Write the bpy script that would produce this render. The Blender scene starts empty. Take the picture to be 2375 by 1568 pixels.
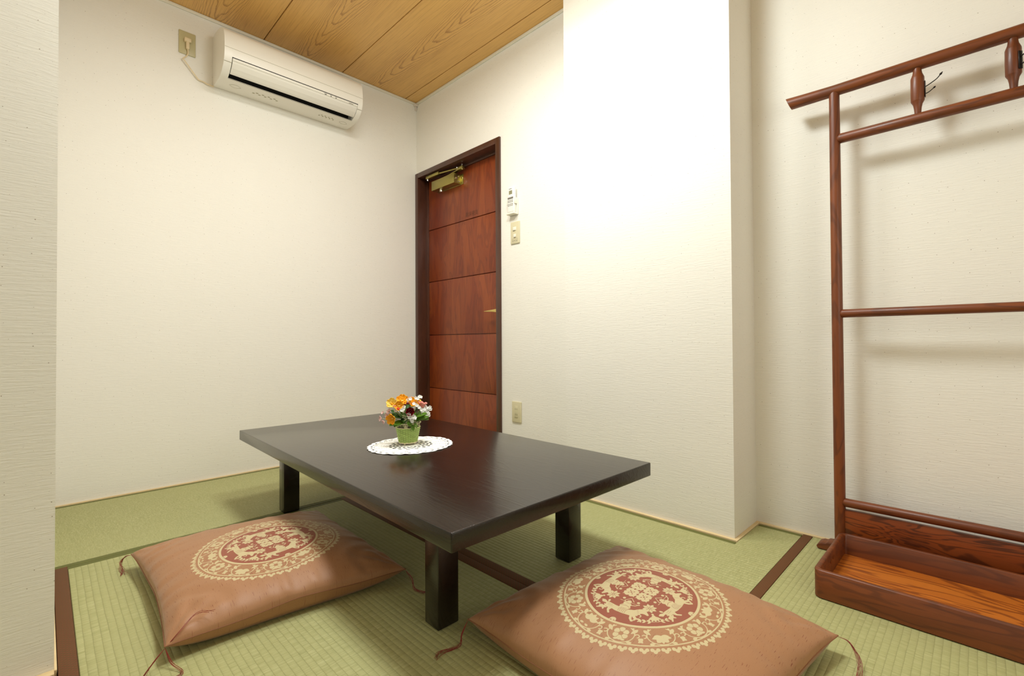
import bpy, bmesh, math, random
import numpy as np
from mathutils import Vector, Matrix
random.seed(7); rng = np.random.default_rng(7)
PI = math.pi
sc = bpy.context.scene
C = sc.collection

# ------------------------------------------------------------------ camera
cd = bpy.data.cameras.new('camera'); cam = bpy.data.objects.new('camera', cd); C.objects.link(cam); sc.camera = cam
CP = Vector((2.9455, -1.8007, 0.70)); YAW, PIT, ROL = math.radians(42.708), math.radians(0.730), math.radians(-0.3575)
fw = Vector((-math.sin(YAW)*math.cos(PIT), math.cos(YAW)*math.cos(PIT), math.sin(PIT)))
rt = Vector((math.cos(YAW), math.sin(YAW), 0)); up = rt.cross(fw)
r2 = rt*math.cos(ROL)+up*math.sin(ROL); u2 = -rt*math.sin(ROL)+up*math.cos(ROL)
M = Matrix((r2, u2, -fw)).transposed().to_4x4(); M.translation = CP
cam.matrix_world = M
cd.sensor_width = 36.0; cd.sensor_fit = 'HORIZONTAL'
cd.lens = 1084.97/2375*36.0
cd.shift_x = -87.56/2375; cd.shift_y = -5.79/2375
cd.clip_start = 0.02
# ------------------------------------------------------------------ light
w = bpy.data.worlds.new('world'); sc.world = w; w.use_nodes = True
w.node_tree.nodes['Background'].inputs[0].default_value = (1, .93, .8, 1)
w.node_tree.nodes['Background'].inputs[1].default_value = 0.05
def area(name, loc, size, power, col, aim=None, shape='DISK', sy=None):
    l = bpy.data.lights.new(name, 'AREA'); l.shape = shape; l.size = size; l.energy = power; l.color = col
    if sy: l.size_y = sy
    o = bpy.data.objects.new(name, l); C.objects.link(o); o.location = loc
    if aim: o.rotation_euler = (Vector(aim)-Vector(loc)).to_track_quat('-Z', 'Y').to_euler()
    return o
area('front_ceiling_lamp', (2.03, -0.95, 2.19), 0.42, 16.0, (.90, .985, 1.0))
pl = bpy.data.lights.new('front_lamp_glow', 'POINT'); pl.energy = 16; pl.color = (.86, .97, 1.0); pl.shadow_soft_size = .16
po = bpy.data.objects.new('front_lamp_glow', pl); C.objects.link(po); po.location = (2.03, -0.93, 2.14)
area('alcove_ceiling_lamp', (1.30, -.95, 2.33), 0.44, 16.0, (.98, .99, .97))
area('rear_ceiling_lamp', (2.35, -1.85, 2.25), 0.35, 1.9, (.98, .98, .95))
area('room_side_fill', (3.7, -1.0, 1.15), 0.9, 3.9, (1.0, .98, .92), aim=(2.0, -.2, .55))
vs = sc.view_settings
vs.view_transform = 'Standard'; vs.look = 'None'; vs.exposure = 0.05; vs.gamma = 1.0; vs.use_curve_mapping = False

# ------------------------------------------------------------------ node helpers
def srgb(r, g, b):
    f = lambda c: (c/255/12.92) if c/255 <= .04045 else ((c/255+.055)/1.055)**2.4
    return (f(r), f(g), f(b), 1)
class NT:
    def __init__(s, name, rough=.5, base=(.8, .8, .8, 1), metal=0, spec=.5, coat=0, coatr=.1):
        s.m = bpy.data.materials.new(name); s.m.use_nodes = True; s.t = s.m.node_tree
        s.b = s.t.nodes['Principled BSDF']
        s.b.inputs['Base Color'].default_value = base; s.b.inputs['Roughness'].default_value = rough
        s.b.inputs['Metallic'].default_value = metal; s.b.inputs['Specular IOR Level'].default_value = spec
        s.b.inputs['Coat Weight'].default_value = coat; s.b.inputs['Coat Roughness'].default_value = coatr
    def n(s, typ, **k):
        nd = s.t.nodes.new(typ)
        for a, b in k.items():
            if a == 'op': nd.operation = b
            elif hasattr(nd, a): setattr(nd, a, b)
        return nd
    def put(s, sock, v):
        if isinstance(v, bpy.types.NodeSocket): s.t.links.new(v, sock)
        elif v is not None: sock.default_value = v
    def math(s, op, a, b=None, c=None, clamp=False):
        nd = s.t.nodes.new('ShaderNodeMath'); nd.operation = op; nd.use_clamp = clamp
        s.put(nd.inputs[0], a); s.put(nd.inputs[1], b)
        if c is not None: s.put(nd.inputs[2], c)
        return nd.outputs[0]
    def xyz(s, src='Object'):
        t = s.t.nodes.new('ShaderNodeTexCoord'); sp = s.t.nodes.new('ShaderNodeSeparateXYZ')
        s.t.links.new(t.outputs[src], sp.inputs[0]); return sp.outputs[0], sp.outputs[1], sp.outputs[2]
    def vec(s, x, y, z=0.0):
        c = s.t.nodes.new('ShaderNodeCombineXYZ')
        s.put(c.inputs[0], x); s.put(c.inputs[1], y); s.put(c.inputs[2], z); return c.outputs[0]
    def noise(s, v, scale=5, detail=3, rough=.5, dist=0.0):
        nd = s.t.nodes.new('ShaderNodeTexNoise'); s.put(nd.inputs['Vector'], v)
        nd.inputs['Scale'].default_value = scale; nd.inputs['Detail'].default_value = detail
        nd.inputs['Roughness'].default_value = rough; nd.inputs['Distortion'].default_value = dist
        return nd.outputs['Fac']
    def ramp(s, f, stops, interp='LINEAR'):
        nd = s.t.nodes.new('ShaderNodeValToRGB'); s.put(nd.inputs[0], f); cr = nd.color_ramp; cr.interpolation = interp
        while len(cr.elements) < len(stops): cr.elements.new(.5)
        for e, (p, c) in zip(cr.elements, stops):
            e.position = p; e.color = c if len(c) == 4 else (*c, 1)
        return nd.outputs[0]
    def mix(s, f, a, b, mode='MIX'):
        nd = s.t.nodes.new('ShaderNodeMix'); nd.data_type = 'RGBA'; nd.blend_type = mode
        s.put(nd.inputs[0], f); s.put(nd.inputs[6], a); s.put(nd.inputs[7], b); return nd.outputs[2]
    def smooth(s, v, a, b):
        nd = s.t.nodes.new('ShaderNodeMapRange'); nd.interpolation_type = 'SMOOTHSTEP'
        s.put(nd.inputs[0], v); nd.inputs[1].default_value = a; nd.inputs[2].default_value = b; return nd.outputs[0]
    def bump(s, h, dist=.001, strength=1.0):
        nd = s.t.nodes.new('ShaderNodeBump'); s.put(nd.inputs['Height'], h)
        nd.inputs['Distance'].default_value = dist; nd.inputs['Strength'].default_value = strength
        s.t.links.new(nd.outputs[0], s.b.inputs['Normal']); return nd
    def color(s, v): s.put(s.b.inputs['Base Color'], v)

def plain(name, rgb, rough=.5, metal=0, coat=0, **k):
    return NT(name, rough, srgb(*rgb), metal, coat=coat, **k).m

def wall_material():
    n = NT('wallpaper', .85, spec=.25); x, y, z = n.xyz(); u = n.math('ADD', x, y)
    v2 = n.vec(u, z)
    a = n.noise(n.vec(n.math('MULTIPLY', u, 20), n.math('MULTIPLY', z, 230)), 1, 4, .6, .6)
    b = n.noise(n.vec(n.math('MULTIPLY', u, 60), n.math('MULTIPLY', z, 420)), 1, 2, .5)
    n.bump(n.math('ADD', a, n.math('MULTIPLY', b, .35)), .0011, .8)
    def speck(scale, r, thr):
        vo = n.t.nodes.new('ShaderNodeTexVoronoi'); vo.voronoi_dimensions = '2D'; n.put(vo.inputs['Vector'], v2)
        vo.inputs['Scale'].default_value = scale; vo.inputs['Randomness'].default_value = 1
        sp = n.t.nodes.new('ShaderNodeSeparateColor'); n.t.links.new(vo.outputs['Color'], sp.inputs[0])
        rr = n.math('MULTIPLY', n.math('ADD', sp.outputs[1], .25), r*scale)
        dot = n.math('LESS_THAN', vo.outputs['Distance'], rr)
        return n.math('MULTIPLY', dot, n.math('GREATER_THAN', sp.outputs[0], thr))
    s1 = speck(30, .00085, .45); s2 = speck(80, .00055, .70)
    base = n.mix(n.noise(v2, 3, 2), srgb(241, 237, 226), srgb(244, 240, 230))
    c = n.mix(n.math('MULTIPLY', s1, .75), base, srgb(120, 92, 62))
    c = n.mix(n.math('MULTIPLY', s2, .35), c, srgb(140, 112, 80))
    n.color(c); return n.m

def tatami_material(axis, name, rim=False):
    # axis: direction the ribs run along
    n = NT(name, .62, spec=.3); x, y, z = n.xyz()
    u, v = (x, y) if axis == 'x' else (y, x)
    wob = n.math('MULTIPLY', n.math('SUBTRACT', n.noise(n.vec(n.math('MULTIPLY', u, 5), n.math('MULTIPLY', v, 9)), 1, 2), .5), .004)
    vv = n.math('DIVIDE', n.math('ADD', v, wob), .0148)
    ph = n.math('MULTIPLY', vv, PI)
    rib = n.math('POWER', n.math('ABSOLUTE', n.math('SINE', ph)), .7)
    cell = n.math('FLOOR', vv)
    rush = n.noise(n.vec(n.math('MULTIPLY', u, 620), n.math('ADD', n.math('MULTIPLY', v, 22), n.math('MULTIPLY', cell, 7.3))), 1, 2, .6)
    rush2 = n.noise(n.vec(n.math('MULTIPLY', u, 230), n.math('ADD', n.math('MULTIPLY', v, 12), n.math('MULTIPLY', cell, 3.7))), 1, 3, .6)
    n.bump(n.math('ADD', rib, n.math('MULTIPLY', rush, .45)), .0016, .9)
    c = n.ramp(n.math('MULTIPLY_ADD', rush2, .5, n.math('MULTIPLY', rush, .5)),
               [(.28, srgb(148, 147, 94)), (.5, srgb(175, 174, 120)), (.72, srgb(200, 199, 148))])
    c = n.mix(n.smooth(rib, .0, .42), n.mix(.30, c, srgb(112, 112, 62)), c)
    big = n.noise(n.vec(n.math('MULTIPLY', u, 1.6), n.math('MULTIPLY', v, 2.4)), 1, 2)
    c = n.mix(n.math('MULTIPLY', n.smooth(big, .3, .75), .35), c, srgb(178, 176, 122))
    n.color(c); return n.m

def border_material():
    n = NT('tatami_edging_cloth', .7, spec=.3); x, y, z = n.xyz()
    a = n.math('MULTIPLY', n.math('ADD', x, n.math('MULTIPLY', y, 1.0)), 2*PI/.021)
    b = n.math('MULTIPLY', n.math('SUBTRACT', x, n.math('MULTIPLY', y, 1.0)), 2*PI/.021)
    l1 = n.math('GREATER_THAN', n.math('ABSOLUTE', n.math('SINE', a)), .93)
    l2 = n.math('GREATER_THAN', n.math('ABSOLUTE', n.math('SINE', b)), .93)
    l = n.math('MAXIMUM', l1, l2)
    ns = n.noise(n.vec(n.math('MULTIPLY', x, 900), n.math('MULTIPLY', y, 900)), 1, 1)
    base = n.mix(ns, srgb(92, 54, 30), srgb(128, 74, 44))
    n.color(n.mix(n.math('MULTIPLY', l, .7), base, srgb(84, 72, 36)))
    n.bump(ns, .0004, .5); return n.m

def ceiling_material():
    n = NT('cedar_ceiling_board', .42, spec=.45, coat=.15, coatr=.3); x, y, z = n.xyz()
    P = .4395
    yy = n.math('SUBTRACT', y, -.089+.215)
    k = n.math('DIVIDE', yy, P); ci = n.math('ROUND', k)
    v = n.math('MULTIPLY', n.math('SUBTRACT', k, ci), P)
    off = n.math('MULTIPLY', n.math('SINE', n.math('MULTIPLY', ci, 12.7)), 3.0)
    wob = n.math('SUBTRACT', n.noise(n.vec(n.math('MULTIPLY', x, 1.3), n.math('MULTIPLY', y, 4.5), off), 1, 2), .5)
    v = n.math('ADD', v, n.math('MULTIPLY', wob, .075))
    f = n.math('SUBTRACT', n.math('MULTIPLY', n.math('POWER', n.math('ABSOLUTE', v), 1.8), 70), x)
    jit = n.noise(n.vec(n.math('MULTIPLY', x, 7), n.math('MULTIPLY', y, 38), off), 1, 3, .6)
    f = n.math('ADD', n.math('ADD', f, off), n.math('MULTIPLY', jit, .14))
    s = n.math('FRACT', n.math('MULTIPLY', f, 8))
    line = n.math('MULTIPLY', n.smooth(s, .62, .96), n.math('SUBTRACT', 1, n.smooth(s, .96, 1.0)))
    av = n.math('ABSOLUTE', v)
    fade = n.math('SUBTRACT', 1, n.smooth(av, .045, .12))
    fine = n.noise(n.vec(n.math('MULTIPLY', x, 6), n.math('MULTIPLY', y, 260), off), 1, 3, .6)
    tone = n.noise(n.vec(n.math('MULTIPLY', x, .7), n.math('MULTIPLY', y, 9), off), 1, 2)
    c = n.mix(tone, srgb(220, 170, 94), srgb(234, 188, 112))
    c = n.mix(n.math('MULTIPLY', n.smooth(fine, .42, .8), .5), c, srgb(168, 112, 56))
    c = n.mix(n.math('MULTIPLY', n.math('MULTIPLY', line, fade), .55), c, srgb(138, 78, 30))
    n.color(c); n.bump(fine, .0002, .4); return n.m

def wood(name, c1, c2, c3, axis='x', scale=1.0, rough=.35, coat=.4, coatr=.12, bumpd=.0002, big=.5, spec=.5):
    n = NT(name, rough, coat=coat, coatr=coatr, spec=spec); x, y, z = n.xyz()
    ax = {'x': (x, y, z), 'y': (y, x, z), 'z': (z, x, y)}[axis]
    a, b, c_ = ax
    m = lambda v, k: n.math('MULTIPLY', v, k*scale)
    fig = n.noise(n.vec(m(a, 2.2), m(b, 13), m(c_, 13)), 1, 3, .55, .5)
    rings = n.math('SINE', n.math('MULTIPLY', fig, 48))
    fine = n.noise(n.vec(m(a, 9), m(b, 330), m(c_, 330)), 1, 3, .6)
    c = n.mix(n.smooth(fig, .3, .7), srgb(*c1), srgb(*c2))
    c = n.mix(n.math('MULTIPLY', n.smooth(rings, .2, 1), big), c, srgb(*c3))
    c = n.mix(n.math('MULTIPLY', n.smooth(fine, .5, .8), .5), c, srgb(*c3))
    n.color(c); n.bump(fine, bumpd, .6); return n.m

# ------------------------------------------------------------------ mesh helpers
class MB:
    def __init__(s): s.bm = bmesh.new()
    def box(s, x0, x1, y0, y1, z0, z1, bev=0, seg=2):
        t = bmesh.new(); bmesh.ops.create_cube(t, size=1)
        for v in t.verts:
            v.co = Vector(((x0+x1)/2+v.co.x*(x1-x0), (y0+y1)/2+v.co.y*(y1-y0), (z0+z1)/2+v.co.z*(z1-z0)))
        if bev: bmesh.ops.bevel(t, geom=t.edges[:], offset=bev, segments=seg, profile=.5, affect='EDGES')
        return s.merge(t)
    def merge(s, t, mat=None):
        me = bpy.data.meshes.new('t'); t.to_mesh(me); t.free()
        if mat is not None: me.transform(mat)
        s.bm.from_mesh(me); bpy.data.meshes.remove(me); return s
    def prism(s, pts, axis, a, b, bev=0):
        """closed 2D outline extruded from a to b along axis; pts are the two other coordinates in xyz order"""
        t = bmesh.new(); rows = []
        for w_ in (a, b):
            row = []
            for p, q in pts:
                co = {'x': (w_, p, q), 'y': (p, w_, q), 'z': (p, q, w_)}[axis]
                row.append(t.verts.new(co))
            rows.append(row)
        n = len(pts); t.faces.new(rows[0]); t.faces.new(rows[1][::-1])
        for i in range(n): t.faces.new((rows[0][i], rows[0][(i+1) % n], rows[1][(i+1) % n], rows[1][i]))
        bmesh.ops.recalc_face_normals(t, faces=t.faces)
        if bev: bmesh.ops.bevel(t, geom=t.edges[:], offset=bev, segments=2, profile=.5, affect='EDGES')
        return s.merge(t)
    def tube(s, pts, r, seg=12, cap=True, closed=False):
        pts = [Vector(p) for p in pts]; n = len(pts); rr = r if hasattr(r, '__len__') else [r]*n
        t = bmesh.new(); rings = []; prev = None
        for i, p in enumerate(pts):
            if closed: d = (pts[(i+1) % n]-pts[i-1])
            else: d = (pts[min(i+1, n-1)]-pts[max(i-1, 0)])
            d.normalize()
            if prev is None:
                a = Vector((0, 0, 1)) if abs(d.z) < .9 else Vector((1, 0, 0)); nx = d.cross(a).normalized()
            else:
                nx = (prev-d*prev.dot(d)).normalized()
            prev = nx; ny = d.cross(nx)
            rings.append([t.verts.new(p+(nx*math.cos(2*PI*k/seg)+ny*math.sin(2*PI*k/seg))*rr[i]) for k in range(seg)])
        for i in range(n if closed else n-1):
            A, B = rings[i], rings[(i+1) % n]
            for k in range(seg): t.faces.new((A[k], A[(k+1) % seg], B[(k+1) % seg], B[k]))
        if cap and not closed: t.faces.new(rings[0][::-1]); t.faces.new(rings[-1])
        bmesh.ops.recalc_face_normals(t, faces=t.faces)
        return s.merge(t)
    def lathe(s, prof, seg=24, mat=None):
        t = bmesh.new(); rings = []
        for r, z in prof:
            rings.append([t.verts.new((max(r, 1e-5)*math.cos(2*PI*k/seg), max(r, 1e-5)*math.sin(2*PI*k/seg), z)) for k in range(seg)])
        for A, B in zip(rings, rings[1:]):
            for k in range(seg): t.faces.new((A[k], A[(k+1) % seg], B[(k+1) % seg], B[k]))
        t.faces.new(rings[0][::-1]); t.faces.new(rings[-1])
        bmesh.ops.recalc_face_normals(t, faces=t.faces)
        return s.merge(t, mat)
    def ball(s, c, r, sub=2, sc_=(1, 1, 1), rot=None):
        t = bmesh.new(); bmesh.ops.create_icosphere(t, subdivisions=sub, radius=r)
        m = Matrix.Translation(c) @ (rot.to_4x4() if rot else Matrix.Identity(4)) @ Matrix.Diagonal((*sc_, 1))
        return s.merge(t, m)
    def patch(s, fn, nu, nv, mat=None):
        t = bmesh.new(); g = [[t.verts.new(fn(i/nu, j/nv)) for j in range(nv+1)] for i in range(nu+1)]
        for i in range(nu):
            for j in range(nv): t.faces.new((g[i][j], g[i+1][j], g[i+1][j+1], g[i][j+1]))
        return s.merge(t, mat)
    def obj(s, name, mat, parent=None, smooth=True, ang=35, solid=0, **props):
        me = bpy.data.meshes.new(name); s.bm.to_mesh(me); s.bm.free()
        return mkobj(name, me, mat, parent, smooth, ang, solid, **props)
def mkobj(name, me, mat, parent=None, smooth=True, ang=35, solid=0, **props):
    if mat: me.materials.append(mat)
    if smooth:
        me.polygons.foreach_set('use_smooth', [True]*len(me.polygons))
        if ang < 180: me.set_sharp_from_angle(angle=math.radians(ang))
    o = bpy.data.objects.new(name, me); C.objects.link(o)
    if parent: o.parent = parent
    if solid:
        md = o.modifiers.new('thickness', 'SOLIDIFY'); md.thickness = solid; md.offset = 0
    for k, v in props.items(): o[k] = v
    return o
def thing(name, label, cat, loc=(0, 0, 0), rz=0, group=None):
    o = bpy.data.objects.new(name, None); C.objects.link(o); o.location = loc; o.rotation_euler = (0, 0, rz)
    o.empty_display_size = .05; o['label'] = label; o['category'] = cat
    if group: o['group'] = group
    return o
def tag(o, label, cat, group=None):
    o['label'] = label; o['category'] = cat
    if group: o['group'] = group
    return o
def struct(name, mb, mat, smooth=False, **k):
    return mb.obj(name, mat, smooth=smooth, kind='structure', **k)
def text_obj(name, body, size, mat, parent, loc, rot, props=None):
    cu = bpy.data.curves.new(name, 'FONT'); cu.body = body; cu.size = size; cu.align_x = 'CENTER'; cu.align_y = 'CENTER'
    cu.extrude = .0001
    o = bpy.data.objects.new(name, cu); C.objects.link(o)
    bpy.context.view_layer.update()
    me = bpy.data.meshes.new_from_object(o.evaluated_get(bpy.context.evaluated_depsgraph_get()))
    bpy.data.objects.remove(o); bpy.data.curves.remove(cu)
    me.materials.clear()
    o = mkobj(name, me, mat, parent, smooth=False); o.location = loc; o.rotation_euler = rot
    return o

def pieces(name, mat, parent, boxes, fix=None, bev=0, smooth=False):
    for b in boxes:
        m = MB(); m.box(*b, bev); o = m.obj(name, mat, parent, smooth=smooth)
        if fix: fix(o)
# ------------------------------------------------------------------ materials
WALL = wall_material(); TX = tatami_material('x', 'tatami_ribs_along_x'); TY = tatami_material('y', 'tatami_ribs_along_y')
BORD = border_material(); CEIL = ceiling_material()
PINE = wood('pale_pine_strip', (226, 200, 150), (236, 212, 164), (206, 172, 118), 'x', rough=.55, coat=0, big=.15)
PINEY = wood('pale_pine_strip_y', (226, 200, 150), (236, 212, 164), (206, 172, 118), 'y', rough=.55, coat=0, big=.15)
OLIVE = NT('rolled_rush_edge', .7, srgb(104, 106, 50)); OLIVE = OLIVE.m
WHITEV = plain('white_cove', (232, 226, 208), .45)
# ------------------------------------------------------------------ shell
H = 2.403
XR, YB = 3.95, -3.5                     # right and rear limits of the room
CY = .073                                # recessed wall on the right
PX0, PX1, PY = 1.519, 2.298, -.147      # pillar
SX, SY = 1.4750, -1.781                 # corner of the left return wall
m = MB(); m.box(-.1, XR+.1, YB-.1, .45, -.16, -.055); struct('floor', m, plain('subfloor', (150, 130, 100), .8))
m = MB()
P_ = .4395
ys = [YB-.1] + [y for y in [-.089-P_*k for k in range(8, -1, -1)] if y > YB-.1] + [.45]
for a, b in zip(ys, ys[1:]):
    m.box(-.1, XR+.1, a+.0022, b-.0022, H, H+.012, .0016, 1)
m.box(-.1, XR+.1, YB-.1, .45, H+.0122, H+.08)
struct('ceiling', m, CEIL)
m = MB(); m.box(-.1, 0, SY-.1, .3, -.055, H); struct('wall_left', m, WALL)
DW0, DW1, DH = .005, .885, 1.875
m = MB(); m.box(DW1, PX0+.05, 0, .16, -.055, H); m.box(0, DW1, 0, .16, DH, H); struct('wall_back', m, WALL)
m = MB(); m.box(-.01, 1.0, .16, .2, -.055, H); struct('wall_corridor', m, plain('dark_corridor', (60, 50, 40), .9))
m = MB(); m.box(PX0, PX1, PY, .2, -.055, H); struct('wall_pillar', m, WALL)
m = MB(); m.box(PX1, XR+.1, CY, .2, -.055, H); struct('wall_recess', m, WALL)
m = MB(); m.box(-.1, SX, YB-.1, SY, -.055, H); struct('wall_return', m, WALL)
m = MB(); m.box(XR, XR+.1, YB, CY, -.055, H); struct('wall_right', m, WALL)
m = MB(); m.box(SX, XR+.1, YB-.1, YB, -.055, H); struct('wall_rear', m, WALL)
# floor strips flush with the mats (tatami-yose)
Z0, ZS = -.055, .003
m = MB(); m.box(0, .013, SY, 0, Z0, ZS, .0008); struct('baseboard_left', m, PINEY)
m = MB(); m.box(DW1+.03, PX0-.001, -.013, 0, Z0, ZS, .0008); struct('baseboard_back', m, PINE)
m = MB(); m.box(PX0-.013, PX1+.014, PY-.014, PY, Z0, ZS, .0008); struct('baseboard_pillar', m, PINE)
m = MB(); m.box(PX1, PX1+.014, PY, CY-.014, Z0, ZS, .0008); m.box(PX0-.013, PX0, PY, -.013, Z0, ZS, .0008); struct('baseboard_pillar_side', m, PINEY)
m = MB(); m.box(PX1, XR, CY-.014, CY, Z0, ZS, .0008); struct('baseboard_recess', m, PINE)
m = MB(); m.box(.013, SX+.004, SY, SY+.0045, Z0, ZS, .0008); struct('baseboard_return', m, PINE)
m = MB(); m.box(SX, SX+.022, YB, SY, Z0, ZS+.001, .0008); struct('baseboard_return_side', m, PINEY)
# white plastic cove where walls meet the ceiling
def cove(name, x0, x1, y0, y1):
    m = MB(); m.box(x0, x1, y0, y1, H-.016, H-.0005, .003, 2); struct(name, m, WHITEV)
cove('trim_1', 0, .010, SY, 0); cove('trim_2', 0.010, PX0, -.010, 0)
m = MB(); m.box(.0005, .026, -.026, -.0005, H-.028, H-.014, .004); m.box(.002, .014, -.014, -.002, H-.055, H-.028, .003)
struct('trim_3', m, plain('white_corner_cap', (226, 214, 200), .5))

# ------------------------------------------------------------------ tatami mats
MX = .819; MR = 2.4755; MID = -.858
def tatami(label, x0, x1, y0, y1, ribs, borders, rims=(), notch=None):
    t = thing('tatami_mat', label, 'tatami mat', ((x0+x1)/2, (y0+y1)/2, Z0), group='tatami mats covering the floor')
    ox, oy = (x0+x1)/2, (y0+y1)/2
    def loc(o): o.location = (-ox, -oy, -Z0); return o
    bw = .031; a0, a1, b0, b1 = x0, x1, y0, y1
    g = .0006
    ins = dict(l=0, r=0, f=0, n=0)
    for b in borders: ins[b] = bw
    for b in rims: ins[b] = .0255
    m = MB()
    if notch:
        nx, ny, yy1 = notch   # the mat fills up to yy1 right of nx
        X0, X1, Y0, Y1 = x0+ins['l'], x1-ins['r'], y0+ins['n'], y1-ins['f']
        pts = [(X0, Y0), (X1, Y0), (X1, yy1-.0255), (nx+.001, yy1-.0255), (nx+.001, Y1), (X0, Y1)]
        m.prism(pts, 'z', Z0, 0, 0)
    else:
        m.box(x0+ins['l']+g, x1-ins['r']-g, y0+ins['n']+g, y1-ins['f']-g, Z0, 0, .0012, 1)
    loc(m.obj('rush_surface', TX if ribs == 'x' else TY, t, smooth=False))
    def strip(name, mat, rect, top, bev):
        m = MB(); m.box(*rect, Z0, top, bev, 3); loc(m.obj(name, mat, t))
    for b in borders:
        rect = dict(l=(x0+g, x0+bw, y0+g, y1-g), r=(x1-bw, x1-g, y0+g, y1-g), n=(x0+g, x1-g, y0+g, y0+bw), f=(x0+g, x1-g, y1-bw, y1-g))[b]
        strip('cloth_border', BORD, rect, .0012, .0011)
    for b in rims:
        rect = dict(l=(x0+g, x0+.0252, y0+g, y1-g), r=(x1-.0252, x1-g, y0+g, y1-g), n=(x0+g, x1-g, y0+g, y0+.0252), f=(x0+g, (notch[0] if notch else x1)-g, y1-.0252, y1-g))[b]
        strip('rolled_edge', OLIVE, rect, -.0006, .004)
    if notch:
        nx, ny, yy1 = notch
        strip('rolled_edge', OLIVE, (nx+.001, x1-ins['r']-g, yy1-.0252, yy1-g), -.0006, .004)
    return t
tatami('narrow tatami strip without cloth edging along the left wall below the air conditioner', .0135, MX, SY+.005, -.014, 'y', '', 'lr')
tatami('tatami mat with brown cloth edges under the left cushion and front half of the table', MX+.001, MR-.012, SY+.005, MID, 'x', 'nf', 'l')
tatami('tatami mat with brown cloth edge under the back half of the table beside the pillar', MX+.001, MR-.012, MID, PY-.0145, 'x', 'n', 'lf', notch=(PX1+.0145, PY-.0145, CY-.0145))
tatami('tatami mat with brown cloth edge lying under the wooden rack and its tray', MR-.011, 3.38, -1.75, CY-.0145, 'y', 'l', '')
tatami('tatami mat in front of the return wall at the bottom left', SX+.023, MR, -3.4, SY+.004, 'y', 'l', '')
# ------------------------------------------------------------------ door
DK = wood('dark_brown_frame', (70, 38, 24), (84, 48, 32), (54, 28, 18), 'z', rough=.38, coat=.25, coatr=.25, big=.2)
RED = wood('red_brown_door_veneer', (124, 48, 14), (146, 68, 24), (92, 30, 10), 'z', scale=.8, rough=.38, coat=.15, coatr=.25, big=.35)
BRASS = NT('champagne_metal', .35, srgb(168, 156, 92), 1).m
CHROME = NT('bright_metal', .18, srgb(235, 232, 220), 1).m
d = bpy.data.objects.new('door_1', None); C.objects.link(d); d['kind'] = 'structure'
fo0, fo1, fz = .0006, .905, 1.893; fw_ = .034
m = MB()
m.box(fo0, fo0+fw_, -.012, .085, Z0, fz, .0015); m.box(fo1-fw_-.002, fo1, -.012, .085, Z0, fz, .0015)
m.box(fo0+fw_, fo1-fw_-.002, -.012, .085, fz-fw_, fz, .0015)
m.box(fo0, fo0+fw_+.014, .0585, .085, Z0, fz-fw_, .001); m.box(fo1-fw_-.016, fo1, .0585, .085, Z0, fz-fw_, .001)
m.box(fo0+fw_, fo1-fw_, .0585, .085, fz-fw_-.014, fz-fw_+.002, .001)
m.obj('door_frame', DK, d)
leaf0, leaf1, LY = fo0+fw_+.003, fo1-fw_-.004, .072
m = MB(); gz = [Z0, .378, .7505, 1.1275, 1.497, fz-fw_-.003]
for a, b in zip(gz, gz[1:]): m.box(leaf0+.001, leaf1, LY, LY+.036, a+.0026, b-.0026, .0010, 2)
m.box(leaf0+.002, leaf1-.001, LY+.014, LY+.034, gz[0], gz[-1]-.002)
leaf = m.obj('door_leaf', RED, d)
text_obj('faint_lettering', '員床夜支', .034, plain('faded_lettering', (96, 46, 20), .5), leaf, (.538, LY-.0004, 1.527), (PI/2, 0, 0))
# handle: tapering lever
m = MB(); m.prism([(.836, .895), (.836, .875), (.80, .879), (.722, .8835), (.722, .8875), (.79, .892)], 'y', LY-.055, LY-.046, .002)
m.tube([(.83, LY-.05, .885), (.83, LY, .885)], .009, 12)
m.obj('door_handle', NT('brass_handle', .25, srgb(214, 190, 120), 1).m, d)
# closer
c_ = bpy.data.objects.new('door_closer', None); C.objects.link(c_); c_.parent = d
m = MB(); m.box(.17, .43, .012, LY-.001, 1.742, 1.806, .002)
m.box(.165, .455, LY-.004, LY-.0005, 1.74, 1.808, .001)
m.obj('closer_body', BRASS, c_)
m = MB(); m.tube([(.25, .038, 1.725), (.25, .038, 1.743)], .012, 16)
for zz in (1.757, 1.79): m.tube([(.43, .05, zz), (.436, .05, zz)], .005, 10)
m.tube([(.43, .028, 1.775), (.435, .028, 1.775)], .006, 10)
m.obj('closer_valve', CHROME, c_)
m = MB(); m.prism([(.262, 1.806), (.30, 1.814), (.455, 1.828), (.50, 1.826), (.50, 1.822), (.455, 1.822), (.30, 1.808), (.262, 1.8)], 'y', .028, .050, .001)
m.obj('closer_arm', BRASS, c_)
m = MB(); m.box(.118, .268, .000, .022, 1.832, 1.853, .002); m.tube([(.268, .012, 1.842), (.45, .034, 1.836)], .006, 12)
m.box(.43, .50, .026, .046, 1.824, 1.842, .003); m.obj('closer_link', BRASS, c_)
m = MB()
for p in ((.128, .01, 1.822), (.488, .036, 1.82), (.44, .03, 1.836)): m.tube([p, (p[0], p[1], p[2]+.034 if p[0] != .44 else p[2]+.006)], .0065, 12)
m.obj('closer_pin', CHROME, c_)
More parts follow.
